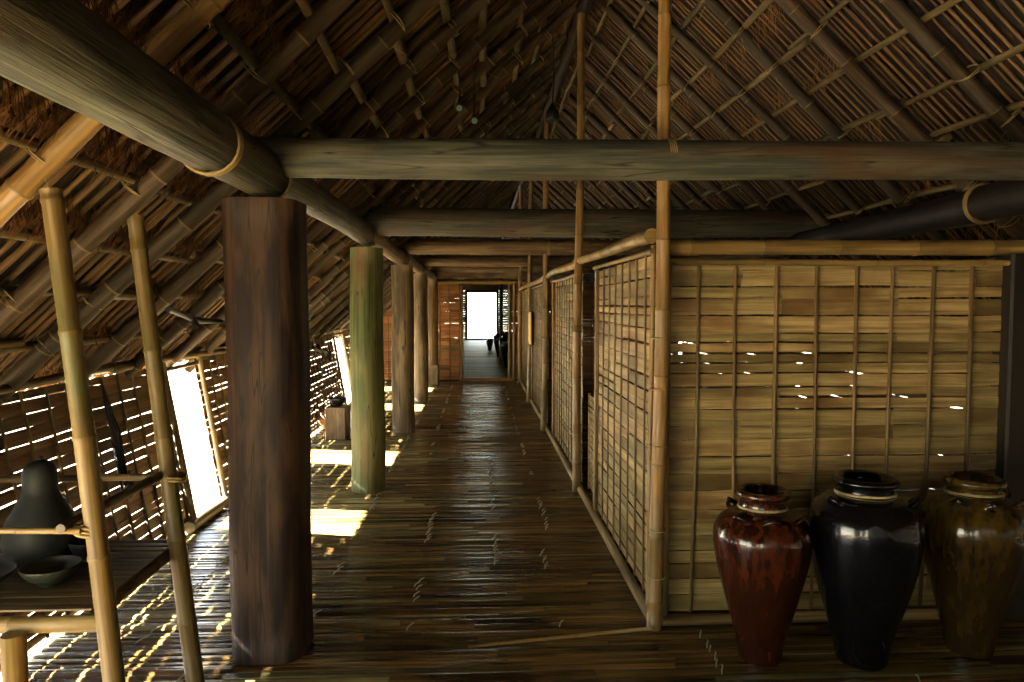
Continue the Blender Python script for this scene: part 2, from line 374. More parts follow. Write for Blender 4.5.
# ------------------------------------------------------------------ slatted bamboo walls
def slat_wall(name, o, du, dn, length, z0, z1, mat, sp=.19, hs=(.045, .09), gap=(.001, .003, .005, .009), lean=0, label=None, batten_r=.009, both=True, battens=True, holes=(), bt=None, bset=None, kind='structure', gapp=.3, off=0, gtop=0):
    """o: base start, du: unit along, dn: unit normal to the viewer side; lean: shift along -dn per metre of height; holes: (s0,s1,z0,z1)"""
    o = V(o); du = V(du); dn = V(dn); up = V((0, 0, 1))-dn*lean
    m = MB(); z = z0
    ss = [off+i*sp for i in range(int(length/sp)+2) if .03 < off+i*sp < length-.03]
    while z < z1-.01:
        h = min(rnd.uniform(*hs), z1-z)
        s0 = 0; cuts = [0]
        while s0 < length:
            s0 += sp*rnd.choice([2, 3, 3, 4, 5]); cuts.append(min(s0, length))
        for a, b in zip(cuts[:-1], cuts[1:]):
            segs = [(a, b)]
            for (h0, h1, q0, q1) in holes:
                if z+h > q0 and z < q1:
                    ns = []
                    for (c, d) in segs:
                        if d <= h0 or c >= h1: ns.append((c, d))
                        else:
                            if c < h0: ns.append((c, h0))
                            if d > h1: ns.append((h1, d))
                    segs = ns
            for (c, d) in segs:
                if d-c < .01: continue
                tl = rnd.uniform(-.006, .006)
                g0 = rnd.choice(gap) if rnd.random() > gapp+gtop*z else 0
                hh = h/2-g0/2-rnd.uniform(0, .0015)
                p = o+du*(c-.004)+up*(z+h/2)+dn*rnd.uniform(-.003, .003); q = o+du*(d+.004)+up*(z+h/2+tl)+dn*rnd.uniform(-.003, .003)
                m.strip(p, q, up*hh, dn*.004, cut=max(1, int((d-c)/.1)), bulge=rnd.uniform(0, .5), wob=.06, tilt=.3)
        z += h
    wall = m.build(name, [mat])
    if kind: wall['kind'] = kind
    if label: wall['label'] = label
    if battens:
        for s_ in ss:
            if any(h0 < s_ < h1 and q1-q0 > .9*(z1-z0) for (h0, h1, q0, q1) in holes): continue
            b = MB(); x1 = s_+rnd.uniform(-.015, .015); x2 = s_+rnd.uniform(-.015, .015)
            zt = z1
            for (h0, h1, q0, q1) in holes:
                if h0 < s_ < h1: zt = min(zt, q0)
            b.tube([o+du*x1+up*(z0+.0)+dn*.012, o+du*((x1+x2)/2+rnd.uniform(-.008, .008))+up*((z0+zt)/2)+dn*.014, o+du*x2+up*(zt)+dn*.012], batten_r*rnd.uniform(.8, 1.15), 6)
            b.build('batten', [bt or M_batt], wall)
    return wall

# corridor partition: panels between door openings, all one wall
pan = [(3.26, 4.86), (5.62, 7.7), (8.5, 10.75), (10.85, 13.74)]
wr = empty('wall_right', (WX, 3.2, 0), kind='structure')
for k, (a, b) in enumerate(pan):
    w_ = slat_wall('wall_panel', (WX+.02, a, 0), (0, 1, 0), (-1, 0, 0), b-a, .05, 1.74 if k == 0 else 1.76, M_slat, kind=None, batten_r=.0055, gap=(.002, .004, .008, .012), sp=.195, gapp=.25)
    w_.parent = wr; w_.matrix_parent_inverse = Matrix.Translation(-wr.location)
    # edge poles of the panel
    for yy in (a+.01, b-.01):
        MB().bamboo((WX-.005, yy, .04), (WX-.005, yy, 1.78), .014, .012, bend=.003).build('edge_pole', [M_bam, M_node], wr)
    MB().bamboo((WX-.012, a-.02, 1.755), (WX-.012, b+.02, 1.755), .014, .012, bend=.004).build('upper_rail', [M_bam, M_node], wr)
MB().tube([(WX-.01, 3.22, .022), (WX-.012, 6, .024), (WX-.008, 9, .024), (WX-.01, YE, .024)], .026, 10).build('bottom_rail', [M_slat], wr)
# door openings: low lattice gates
for (a, b, zt) in ((4.9, 5.5, .78), (7.74, 8.24, .78)):
    m = MB()
    for i in range(int((b-a)/.035)+1):
        yy = a+i*.035; m.tube([(WX+.06, yy, .05), (WX+.06, yy, zt)], .005, 5)
    for i in range(int(zt/.045)):
        z = .07+i*.045; m.tube([(WX+.052, a-.01, z), (WX+.052, b+.01, z)], .0055, 5)
    nm = 'nearer' if a < 6 else 'farther'
    gt = tag(m.build('lattice_gate', [M_slat], origin=(WX+.06, (a+b)/2, .05)), 'low bamboo lattice gate closing the %s doorway of the long woven partition' % nm, 'gate')
    for yy in (a, b):
        MB().bamboo((WX+.056, yy, .03), (WX+.056, yy, zt+.02), .01, bend=.001).build('stile', [M_bam, M_node], gt)
# top rail culms, in lengths
yy = 3.0
for k, (a, b, z0, z1) in enumerate(((3.08, 5.75, 1.815, 1.85), (5.45, 8.6, 1.855, 1.83), (8.3, 11.1, 1.835, 1.81), (10.8, 13.8, 1.82, 1.8))):
    o = MB().bamboo((WX-.02, a+.1, z0), (WX-.02, b, z1), .035, .03, seg=16, step=.42, bend=.012).build('bamboo_rail', [M_bam, M_node], origin=(WX-.02, a+.1, z0))
    tag(o, 'thick bamboo top rail along the corridor partition, %s length from the corner pole' % ORD[k], 'rail', 'top rails of the corridor partition')

# front partition behind the jars
wf = slat_wall('wall_front', (WX+.03, 3.215, 0), (1, 0, 0), (0, -1, 0), 1.62, .05, 1.71, M_slat, sp=.186, off=.16)
wf['label'] = 'woven bamboo partition facing the viewer behind the jars'
MB().bamboo((WX+.045, 3.185, .03), (WX+.045, 3.185, 1.70), .021, .019, bend=.002).build('edge_pole', [M_bam, M_node], wf)
MB().bamboo((WX+.02, 3.18, 1.70), (2.5, 3.18, 1.70), .016, .014, step=.5, bend=.004).build('upper_rail', [M_bam, M_node], wf)
MB().tube([(WX+.03, 3.17, .026), (1.6, 3.172, .027), (2.46, 3.17, .025)], .027, 8, tint=.8).build('bottom_rail', [M_slat], wf)
tag(MB().bamboo((WX+.035, 3.19, 1.757), (2.62, 3.185, 1.775), .034, .037, seg=16, step=.36, bend=.005).build('bamboo_rail', [M_bam, M_node], origin=(WX, 3.185, 1.757)),
    'thick yellow bamboo rail capping the woven partition above the three jars', 'rail')
# dark post closing the front partition
tag(MB().box((2.56, 3.21, .87), (.085, .06, .868), .2).build('dark_post', [M_dark], origin=(2.56, 3.21, 0)), 'dark timber post at the right end of the woven partition', 'post')
# dark leaf of wall right of the front partition
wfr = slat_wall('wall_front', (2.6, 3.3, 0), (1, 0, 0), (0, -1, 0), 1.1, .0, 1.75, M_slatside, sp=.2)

# end wall with doorway
DX0, DX1, DZ = -.34, .60, 1.88
we = slat_wall('wall_back', (-1.98, YE, 0), (1, 0, 0), (0, -1, 0), XRO+1.98, .03, 1.95, M_slatend, sp=.2, hs=(.05, .1), holes=((-.34+1.98, .6+1.98, 0, 1.9),), gapp=.4)
fr = empty('door_1', ((DX0+DX1)/2, YE, 0), kind='structure')
for x in (DX0, DX1):
    MB().bamboo((x, YE-.03, 0), (x, YE-.03, 1.95), .035, .033, bend=.003).build('door_jamb', [M_bam, M_node], fr)
MB().bamboo((DX1+.09, YE-.04, 0), (DX1+.09, YE-.04, 1.95), .03, .028, bend=.003).build('door_jamb', [M_bam, M_node], fr)
MB().box((.13, YE-.02, .035), (.52, .04, .03)).build('door_sill', [M_slatend], fr)
tag(MB().bamboo((-1.2, YE-.06, 1.95), (.9, YE-.06, 1.95), .045, .042, seg=14, bend=.004).build('bamboo_rail', [M_bam, M_node], origin=(-1.2, YE-.06, 1.95)),
    'yellow bamboo lintel rail above the far doorway', 'rail')
m = MB()
m.box((.0, YE-.12, 2.12), (1.0, .02, .1)); m.box((.0, YE-.1, 2.3), (1.0, .02, .06))
tag(m.build('plank', [M_logw], origin=(0, YE-.12, 2.12)), 'dark horizontal planks fixed above the lintel of the far doorway', 'plank')

# leaning outer wall on the left with door-high openings
WIN = [(-2.6, -2.0), (-.4, 1.75), (4.72, 5.28), (6.72, 7.36), (10.1, 10.75), (12.3, 12.9)]
LEAN = (XLB-XLT)/ZLT
hol = tuple((a-YB, b-YB, -.1, 1.06) for a, b in WIN)
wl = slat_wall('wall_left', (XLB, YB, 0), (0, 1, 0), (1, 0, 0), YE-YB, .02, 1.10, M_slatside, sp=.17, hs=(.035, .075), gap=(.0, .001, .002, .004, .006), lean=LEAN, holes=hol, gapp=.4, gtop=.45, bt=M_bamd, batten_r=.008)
for k, (a, b) in enumerate(WIN):
    fr = empty('window_%d' % (k+1), (XLB, (a+b)/2, 0), kind='structure')
    for yy in (a-.015, b+.015):
        MB().bamboo((XLB+.03, yy, 0), (XLT+.03, yy, 1.14), .022, .02, bend=.004).build('window_jamb', [M_bamd, M_node], fr)
    MB().log((XLB+.03, a-.1, .035), (XLB+.03, b+.1, .035), .04, .036, wob=.004).build('window_sill', [M_bamd], fr)
    MB().bamboo((XLT+.035, a-.1, 1.07), (XLT+.035, b+.1, 1.075), .016, .014, bend=.004).build('window_head', [M_bamd, M_node], fr)
yy = YB
k = 0
while yy < YE:
    e_ = min(yy+rnd.uniform(3.4, 4.2), YE)
    if e_ > 1.5:
        tag(MB().bamboo((XLT+.05, yy, 1.125), (XLT+.05, e_+.2, 1.135), .024, .02, bend=.014).build('bamboo_rail', [M_bamd, M_node], origin=(XLT+.05, yy, 1.12)),
            'thin bamboo rail on top of the leaning left wall, %s length from the viewer' % ORD[k], 'rail', 'top rails of the left wall'); k += 1
    yy = e_
# right outer wall, rear end wall and far rooms
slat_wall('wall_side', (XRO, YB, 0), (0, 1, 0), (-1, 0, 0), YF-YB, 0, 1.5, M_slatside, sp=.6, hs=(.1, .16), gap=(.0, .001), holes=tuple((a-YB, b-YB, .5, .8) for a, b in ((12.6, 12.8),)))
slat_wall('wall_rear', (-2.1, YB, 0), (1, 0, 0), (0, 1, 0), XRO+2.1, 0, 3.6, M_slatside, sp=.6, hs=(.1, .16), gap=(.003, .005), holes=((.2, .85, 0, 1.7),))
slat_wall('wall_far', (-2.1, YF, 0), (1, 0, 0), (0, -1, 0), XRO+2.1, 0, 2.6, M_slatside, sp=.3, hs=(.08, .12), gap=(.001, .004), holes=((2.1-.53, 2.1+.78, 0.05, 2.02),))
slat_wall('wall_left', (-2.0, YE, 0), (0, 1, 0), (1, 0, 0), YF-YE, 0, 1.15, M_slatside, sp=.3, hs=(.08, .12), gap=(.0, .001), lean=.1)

# ------------------------------------------------------------------ roof: thatch, laths, purlins, rafters, ridge
for side, xe in (('left', XE_L), ('right', XE_R)):
    m = MB(); yy = YB-.4; NX = 26; ny = 0
    ys = []
    while yy < YF+1.9:
        ys.append(yy); yy += .16 if 0 < yy < 13 else .8
    base = 0
    for yy in ys:
        for i in range(NX+1):
            x = XR+(xe-XR)*i/NX
            p = roof(x if i else (XR-1e-4 if side == 'left' else XR+1e-4), .115+rnd.uniform(-.012, .012)-(.018 if i % 3 == 0 else 0)); p.y = yy+rnd.uniform(-.03, .03)
            if i == 0: p = V((XR, yy, ZR+.17))
            m.v.append(p)
    nv = len(m.v)
    for p in list(m.v): m.v.append(p+V(((-1 if side == 'left' else 1)*sn*.14, 0, cs*.14)))
    W = NX+1
    for r in range(len(ys)-1):
        for i in range(NX):
            a = r*W+i; q = (a, a+1, a+W+1, a+W)
            uvq = ((i*.16, ys[r]), (i*.16+.16, ys[r]), (i*.16+.16, ys[r+1]), (i*.16, ys[r+1]))
            m.quad(q if side == 'left' else q[::-1], uvq if side == 'left' else uvq[::-1], rnd.random())
            q2 = tuple(nv+t for t in q[::-1]); m.quad(q2 if side == 'left' else q2[::-1], uvq, .5)
        a = r*W+NX; m.quad((a, a+W, nv+a+W, nv+a), ((0, 0), (.1, 0), (.1, .1), (0, .1)), .5)
    # hairy fringes that stick out between the laths
    def blade(x, yy, ln, dropz, mi=1):
        s_ = -1 if side == 'left' else 1
        p = roof(x, .112); p.y = yy
        dn = V((s_*cs, 0, -sn)); inn = V((-s_*sn, 0, -cs))
        q = p+dn*ln+inn*dropz+V((0, rnd.uniform(-.03, .03), 0))
        wv = V((0, .0028, 0)); b0 = len(m.v); mid = p.lerp(q, .5)+inn*dropz*.35
        m.v.extend([p-wv, p+wv, mid+wv, mid-wv, q])
        m.quad((b0, b0+1, b0+2, b0+3), ((0, 0), (0, .01), (.05, .01), (.05, 0)), rnd.random(), mi)
        m.quad((b0+3, b0+2, b0+4), ((.05, 0), (.05, .01), (.1, .005)), rnd.random(), mi)
    nb = 42000 if side == 'left' else 9000
    rows = [XR+(xe-XR)*(k+.35)/(13 if side == 'left' else 10) for k in range(13 if side == 'left' else 10)]
    for _ in range(nb):
        x = rnd.choice(rows)+rnd.uniform(-.03, .03)
        yy = .6+10*rnd.random()**1.5
        dens = math.sin(yy*1.7+x*3)+math.sin(yy*.9-x*5)
        if dens < -.1: continue
        blade(x, yy, rnd.uniform(.06, .22), rnd.uniform(.0, .13))
    if side == 'left':
        for _ in range(9000):
            yy = 1+13*rnd.random()**1.3; x = XR+rnd.gauss(0, .09); z = ZR+.08-SL*abs(x-XR)
            L_ = rnd.uniform(.06, .2)*(1+.5*math.sin(yy*2.3)); b0 = len(m.v)
            q = V((x+rnd.uniform(-.04, .04), yy+rnd.uniform(-.05, .05), z-L_))
            m.v.extend([V((x, yy-.003, z)), V((x, yy+.003, z)), q]); m.quad((b0, b0+1, b0+2), ((0, 0), (0, .01), (.1, .005)), rnd.random(), 1)
    ob = m.build('thatch_roof', [M_thatch, M_tuft])
    ob.name = 'ceiling' ; tag(ob, 'brown thatch of the %s roof slope' % side, kind='structure')

def slope_pts(x0, x1, off, y, n=5, wob=0):
    pts = []
    f = rnd.uniform(0, 6)
    for i in range(n+1):
        x = x0+(x1-x0)*i/n; p = roof(x, off); p.y = y+math.sin(i*.9+f)*wob; pts.append(p)
    return pts
# laths (thin split strips that run down the slope)
lath_mesh = {}
for side, xe in (('left', XE_L+.02), ('right', XE_R-.02)):
    lath_mesh[side] = []
    for k in range(5):
        m = MB(); x0 = XR+(.01 if side == 'right' else -.01); n = 8
        pts = slope_pts(x0, xe, .085, 0, n, .012)
        s_ = -1 if side == 'left' else 1
        for j_ in range(2):
            a0, b0 = (0, 4) if j_ == 0 else (4, 8)
            tt = rnd.random(); dd = rnd.uniform(-.012, .012)
            r = rnd.uniform(.009, .014) if side == 'left' else rnd.uniform(.005, .009)
            m.tube([p+V((0, dd, 0)) for p in pts[a0:b0+1]], r, 6, tint=tt)
        lath_mesh[side].append(m.build('roof_lath', [M_lath]))
for side in ('left', 'right'):
    protos = lath_mesh[side]; used = 0; rest = []; cnt = 0
    y = .7 if side == 'left' else 1.9
    lab = 'split bamboo lath running down the %s roof slope against the thatch' % side
    idx = 0
    while y < 13.9:
        src = protos[idx % 5]
        if cnt < 148:
            o = src if idx < 5 else src.copy()
            if idx >= 5: C.objects.link(o)
            o.location = (0, y, 0); o.rotation_euler = (0, 0, 0)
            tag(o, lab, 'lath', 'thatch laths of the %s slope' % side); cnt += 1
        else: rest.append((idx % 5, y))
        idx += 1
        y += (rnd.uniform(.065, .1) if side == 'left' else rnd.uniform(.045, .075)) if y < 8 else rnd.uniform(.1, .14)
    m = MB()
    yfar = 14
    while yfar < YF: rest.append((0, yfar)); yfar += .35
    for (k, yy) in rest:
        m.tube([V((p.x, yy, p.z)) for p in slope_pts(XR+(.05 if side == 'right' else -.05), XE_L if side == 'left' else XE_R, .085, 0, 2)], .01, 5)
    tag(m.build('roof_lath', [M_lath]), 'far laths of the %s roof slope, beyond the middle cross beams' % side, 'lath', kind='stuff')

# purlins in lengths
PUR = {'left': [], 'right': []}
stretch = ['nearest', 'middle', 'farther', 'farthest']
for side, n, xe in (('left', 14, XE_L), ('right', 15, XE_R)):
    for r in range(n):
        x = XR+(xe-XR)*(r+.45)/n
        PUR[side].append(x)
        y = .3+rnd.uniform(-.3, .3)
        for k in range(4):
            y1 = y+rnd.uniform(3.0, 3.8) if k < 3 else 14.2
            p = roof(x+rnd.uniform(-.02, .02), .055); q = roof(x+rnd.uniform(-.03, .03), .055)
            p.y = y; q.y = y1
            m = MB().bamboo(p, q, rnd.uniform(.018, .025)+(.004 if side == 'left' else 0), rnd.uniform(.013, .019)+(.004 if side == 'left' else 0), seg=10, step=.33, bend=.008)
            o = m.build('roof_purlin', [M_purl, M_node], origin=p)
            tag(o, 'thin lengthwise roof pole on the %s slope, %s row below the ridge, %s length' % (side, ORD[r], stretch[k]), 'roof pole', 'lengthwise poles of the %s roof slope' % side)
            y = y1-rnd.uniform(.05, .3)
# rafters
RY = [1.0+.55*k for k in range(24)]
for side in ('left', 'right'):
    vis = 0
    for k, y in enumerate(RY):
        if side == 'right' and y < 2.0: continue
        xe = XE_L+.02 if side == 'left' else XE_R-.02
        x0 = XR+(-.12 if side == 'left' else .12)
        r = rnd.uniform(.031, .042)
        a = roof(x0 if side == 'right' else x0, 0); b = roof(xe, 0); a.y = y+rnd.uniform(-.03, .03); b.y = y+rnd.uniform(-.03, .03)
        if side == 'left' and k in (2, 3): r = .038
        mt = M_bam if (side == 'left' and k == 2) else M_raft
        o = MB().bamboo(a, b, r*.85, r, seg=12, step=.36, bend=.012).build('rafter', [mt, M_node], origin=a)
        tag(o, '%s pole rafter on the %s roof slope, %s from the viewer' % ('yellow bamboo' if mt is M_bam else 'round weathered', side, ORD[vis]), 'rafter', 'rafters of the %s roof slope' % side)
        vis += 1
        # ties
        for x in PUR[side]:
            if y > 8 or rnd.random() < .35: continue
            t = (x-a.x)/(b.x-a.x)
            if not 0.03 < t < .98: continue
            c = a.lerp(b, t)+V(((-1 if side == 'left' else 1)*sn*.018, 0, cs*.018)); m = MB()
            for q in range(2):
                m.ring(c+V((0, 0, 0)), (b-a).normalized()+V((0, rnd.uniform(-.4, .4), 0)), r+.016, .0028, 12, 4, tint=rnd.random())
            if rnd.random() < .4:
                e0 = c+V((0, rnd.uniform(-.03, .03), -r-.01)); m.tube([e0, e0+V((rnd.uniform(-.03, .03), rnd.uniform(-.03, .03), -.05)), e0+V((rnd.uniform(-.06, .06), rnd.uniform(-.06, .06), -.07))], .0018, 4)
            m.build('lashing', [M_tie], o)
# ridge pole
tag(MB().log((XR, YB, ZR+.02), (XR, YF, ZR+.02), .05, .045, n=60, wob=.02).build('ridge_pole', [M_dark], origin=(XR, YB, ZR)), 'dark ridge pole where the two roof slopes meet', 'pole')
# gable above the end walls
for nm, yy in (('wall_gable', YB), ('wall_gable', YF)):
    m = MB(); z = 2.2 if yy == YF else 3.5
    while z < ZR+.05:
        hw = (ZR+.1-z)/SL+.05
        m.strip((XR-hw, yy, z), (XR+hw, yy, z), (0, 0, .048), (0, -.01, 0), cut=4); z += .1
    tag(m.build(nm, [M_slatside]), kind='structure')

# ------------------------------------------------------------------ wall plates and cross beams
def lash(m, c, axis, R, n=3, r=.006):
    axis = V(axis).normalized()
    for i in range(n): m.ring(V(c)+axis*(i-(n-1)/2)*r*2.1, axis, R, r, 20, 5, tint=rnd.random())
pl = [(-1.6, 3.12, .108, .1, 2.045, 2.04), (2.9, 5.85, .082, .084, 2.075, 2.05), (5.55, 8.5, .08, .078, 2.06, 2.05), (8.15, 11.0, .08, .078, 2.07, 2.05), (10.7, 14.2, .08, .075, 2.06, 2.04)]
dsc = ['huge weathered log plate in the upper left, nearest the viewer', 'log plate spanning from the dark red post to the mossy green post', 'log plate between the mossy green post and the third post',
       'log plate between the third and fourth posts on the left', 'farthest log plate on the left, ending at the back wall']
for k, (a, b, r0, r1, z0, z1) in enumerate(pl):
    o = MB().log((PX-.0, a, z0), (PX, b, z1), r0, r1, seg=22, wob=.012, rough=.05, n=26).build('wall_plate', [M_log if k < 2 else M_logw], origin=(PX, a, z0))
    tag(o, dsc[k], 'beam', 'log plates over the left posts')
    if k == 0:
        for q in (2.42, ):
            m = MB(); lash(m, (PX, q, 2.042), (0, 1, .02), .104, 3, .006); m.build('lashing', [M_tie], o)
        m = MB(); lash(m, (PX, 3.06, 2.04), (0, 1, 0), .1, 2, .006); m.build('lashing', [M_tie], o)
# right plate: dark, curved
m = MB()
pts = [(2.66, .5, 2.02), (2.70, 1.6, 2.05), (2.72, 2.6, 2.06), (2.74, 3.3, 2.06), (2.72, 4.0, 2.04), (2.66, 4.8, 2.02), (2.62, 5.7, 2.01)]
m.tube(pts, [.11, .11, .105, .1, .095, .09, .085], 20, prof=[1+rnd.uniform(-.03, .03) for _ in range(20)])
o = tag(m.build('wall_plate', [M_dark], origin=(2.7, .5, 2.05)), 'dark blackened log plate sloping away at the upper right above the partition', 'beam')
for q, zz, xx in ((3.7, 2.05, 2.73), (3.15, 2.06, 2.735)):
    m = MB(); lash(m, (xx, q, zz), (0, 1, 0), .104, 2, .009); m.build('lashing', [M_tie], o)
tag(MB().log((2.64, 5.6, 2.03), (2.66, 14, 2.03), .08, .075, n=40, wob=.02).build('wall_plate', [M_logw], origin=(2.64, 5.6, 2.03)), 'brown log plate running on behind the blackened one over the right rooms', 'beam')

cb = [(3.02, -.98, 3.0, 2.135, .084, M_log, 'big grey-green log cross beam nearest the viewer, over the dark red post'),
      (5.68, -1.05, 2.75, 2.175, .115, M_log, 'second log cross beam, over the mossy green post'),
      (8.3, -1.05, 2.75, 2.185, .092, M_logw, 'third cross beam, brown log over the third post'),
      (10.9, -1.05, 2.75, 2.19, .085, M_logw, 'fourth cross beam, brown log over the fourth post'),
      (13.5, -1.05, 2.75, 2.2, .085, M_logw, 'last cross beam, in front of the back wall')]
for k, (y, xa, xb, z, r, mt, lab) in enumerate(cb):
    o = MB().log((xa, y, z), (xb, y, z-.015), r, r*.98, seg=24, wob=.008 if k else .012, rough=.05, n=30).build('cross_beam', [mt], origin=(xa, y, z))
    tag(o, lab, 'beam', 'cross beams over the corridor')
    m = MB(); lash(m, (WX, y, z-.008), (1, 0, 0), r*1.01, 4, .004); m.build('lashing', [M_tie], o)

# ------------------------------------------------------------------ the left row of posts
def post(y, r, z1, mat, label, sq=False, foot=None, taper=1.0):
    m = MB(); n = 14; seg = 28
    prof = []
    for k in range(seg):
        a = 2*math.pi*k/seg
        q = 1/max(abs(math.cos(a)), abs(math.sin(a))) if sq else 1
        prof.append((min(q, 1.16)*.93 if sq else 1)*(1+rnd.uniform(-.018, .018)))
    pts = [V((PX+math.sin(i*.6+y)*.004, y+math.cos(i*.5)*.004, z1*i/n)) for i in range(n+1)]
    rad = [r*(1+(1-i/n)*(taper-1))*(1+rnd.uniform(-.006, .006)) for i in range(n+1)]
    m.tube(pts, rad, seg, .5, prof=prof)
    o = m.build('wooden_post', [mat], origin=(PX, y, 0))
    tag(o, label, 'post', 'posts along the left of the corridor')
    if foot:
        f = MB(); fx, fy, fz = foot
        f.box((PX, y, fz/2), (fx, fy, fz/2)); f.build('foot_block', [mat], o)
    return o
post(3.04, .165, 1.935, M_post1, 'thick dark red-brown squared post in the left foreground', sq=True)
post(5.68, .13, 1.955, M_post2, 'mossy green round post, second along the corridor', taper=1.06)
post(8.3, .128, 1.965, M_post3, 'brown round post with a pale scar, third along the corridor', taper=1.03, foot=None)
post(10.9, .11, 1.98, M_post3, 'slim brown post, fourth along the corridor')
post(13.35, .125, 1.98, M_logw, 'last orange-brown post against the back wall, with a wider foot block', foot=(.13, .13, .36))

# ------------------------------------------------------------------ poles of the partition that rise to the ridge
for k, (x, y, r, lab) in enumerate(((WX-.01, 3.13, .034, 'tall corner pole of the woven partition, rising past the nearest beam'),
                                    (WX-.045, 5.54, .036, 'tall round pole beside the nearer partition doorway'),
                                    (WX-.045, 8.3, .04, 'tall pole beside the farther partition doorway'),
                                    (WX-.045, 10.8, .042, 'tall pole between the two farthest partition panels'),
                                    (WX-.045, 13.45, .042, 'tall pole at the far end of the partition by the back wall'))):
    top = ZR-.1 if k else 3.7
    o = MB().bamboo((x, y, 0), (x+.03, y, top), r, r*.8, seg=16, step=.34, bend=.008).build('bamboo_pole', [M_bam, M_node], origin=(x, y, 0))
    tag(o, lab, 'pole', 'tall poles along the partition')
    for z in ((.25, .47, .86, 1.12, 1.35) if k < 2 else (.5, 1.1)):
        m = MB(); m.ring((x+.004, y, z), (0, 0, 1), r*1.1, .004, 14, 5); m.build('lashing', [M_tie], o)
# thin leaning pole lying on the floor by the corner
tag(MB().bamboo((-.05, 2.98, .012), (.78, 3.09, .022), .006, .009, seg=8, step=.3, bend=.004).build('bamboo_stick', [M_bam, M_node], origin=(0, 3, 0)), 'thin bamboo stick lying on the floor at the foot of the corner pole', 'stick')

# ------------------------------------------------------------------ jars
def jar(x, y, prof, mat, label, cordz, lugs, ks=1.0, kr=1.0):
    prof = [(r*kr, z*ks) for r, z in prof]; cordz *= ks; lugs = (lugs[0]*ks,)+tuple(lugs[1:])
    root = empty('glazed_jar', (x, y, 0), label, 'jar', 'tall glazed jars by the partition')
    m = MB(); c = V((x, y, 0))
    # smooth the profile
    P = []
    n = len(prof)
    for i in range(n-1):
        p0 = prof[max(i-1, 0)]; p1 = prof[i]; p2 = prof[i+1]; p3 = prof[min(i+2, n-1)]
        for t in (0, .25, .5, .75):
            P.append(tuple(.5*(2*p1[k]+(p2[k]-p0[k])*t+(2*p0[k]-5*p1[k]+4*p2[k]-p3[k])*t*t+(3*p1[k]-p0[k]-3*p2[k]+p3[k])*t**3) for k in (0, 1)))
    P.append(prof[-1])
    outer = [(0.001, .004)]+[(max(r, .001), z) for r, z in P]
    rt, zt = prof[-1]
    inner = [(rt-.012, zt+.006), (rt-.03, zt-.004), (rt-.038, zt-.03), (rt-.036, zt-.07), (rt+.02, zt-.13), (rt+.03, zt-.3), (.001, zt-.45)]
    m.lathe(outer+inner, 64, c=c)
    m.build('body', [mat], root, origin=c)
    rr = [r for r, z in P if abs(z-cordz) < .02]; rc = min(rr)
    q = MB(); q.ring((x, y, cordz), (0, .05, 1), rc+.006, .0055, 40, 6); q.ring((x, y, cordz-.008), (0, -.03, 1), rc+.006, .0045, 40, 6)
    if True:
        q.tube([(x+rc, y-.03, cordz), (x+rc+.012, y-.04, cordz-.03), (x+rc+.01, y-.05, cordz-.05)], .003, 5)
    q.build('neck_cord', [M_cord], root, origin=(x, y, cordz))
    zl, = lugs[:1]
    rl = min(P, key=lambda p: abs(p[1]-zl) + (0 if p[0] > rc+.01 else 1))[0]
    for a in lugs[1:]:
        ar = math.radians(a); d = V((math.cos(ar), math.sin(ar), 0)); tv = V((-d.y, d.x, 0)); b = c+d*rl+V((0, 0, zl))
        q = MB(); q.tube([b-tv*.03-d*.012+V((0, 0, -.018)), b-tv*.024+d*.014+V((0, 0, .004)), b+d*.03+V((0, 0, .02)), b+tv*.024+d*.014+V((0, 0, .004)), b+tv*.03-d*.012+V((0, 0, -.018))], [.012, .011, .0115, .011, .012], 8)
        q.build('lug', [mat], root, origin=b)
    return root
s1 = .00149
jar(1.192, 2.86, [(.088, .004), (.092, .02), (.098, .07), (.112, .13), (.138, .22), (.168, .33), (.193, .44), (.203, .52), (.200, .57), (.178, .615), (.14, .645), (.108, .66), (.095, .672), (.094, .70), (.108, .712), (.116, .725), (.113, .74)],
    M_jar1, 'shiny red-brown glazed jar, leftmost of the three by the partition', .668, (.638, 215, 262, 318, 35, 120), .975, .98)
jar(1.612, 2.82, [(.105, .004), (.112, .03), (.125, .10), (.15, .19), (.185, .30), (.215, .42), (.232, .53), (.235, .60), (.222, .66), (.185, .705), (.14, .725), (.118, .733), (.116, .765), (.132, .778), (.137, .79), (.131, .802)],
    M_jar2, 'glossy black glazed jar, largest and middle of the three by the partition', .738, (.712, 200, 330, 90), .975, .94)
jar(2.125, 2.88, [(.092, .004), (.098, .03), (.108, .09), (.128, .18), (.155, .29), (.185, .40), (.206, .51), (.212, .58), (.198, .64), (.162, .69), (.125, .715), (.108, .725), (.106, .75), (.12, .765), (.124, .778), (.119, .79)],
    M_jar3, 'olive-brown glazed jar, rightmost of the three by the partition', .728, (.70, 215, 262, 310, 10), .96, .97)

# ------------------------------------------------------------------ shelf and poles at the lower left
def lean_pole(y, r0, r1, lab, dx):
    a = V((-1.088 if y < 2.5 else -1.108, y, 0)); b = V((-1.325+dx*1.7, y-.02, 1.835))
    o = MB().bamboo(a, b, r0, r1, seg=16, step=.36, bend=.006).build('bamboo_pole', [M_bamo, M_node], origin=a)
    tag(o, lab, 'pole', 'leaning poles of the left shelf')
    return o
p1 = lean_pole(2.13, .031, .029, 'leaning yellow bamboo pole at the far left, nearest the viewer', .052)
p2 = lean_pole(2.73, .034, .028, 'leaning slimmer bamboo pole just left of the dark red post', .022)
def px_at(z): return -1.07-(.22)*z/1.8
m = MB()
for q in (-.012, 0, .012): m.ring((px_at(.83), 2.128, .83+q), (.15, 0, 1), .038, .005, 14, 5)
m.build('lashing', [M_tie], p1)
m = MB()
for q in (-.008, .004): m.ring((px_at(.84), 2.725, .84+q), (.15, 0, 1), .04, .005, 14, 5)
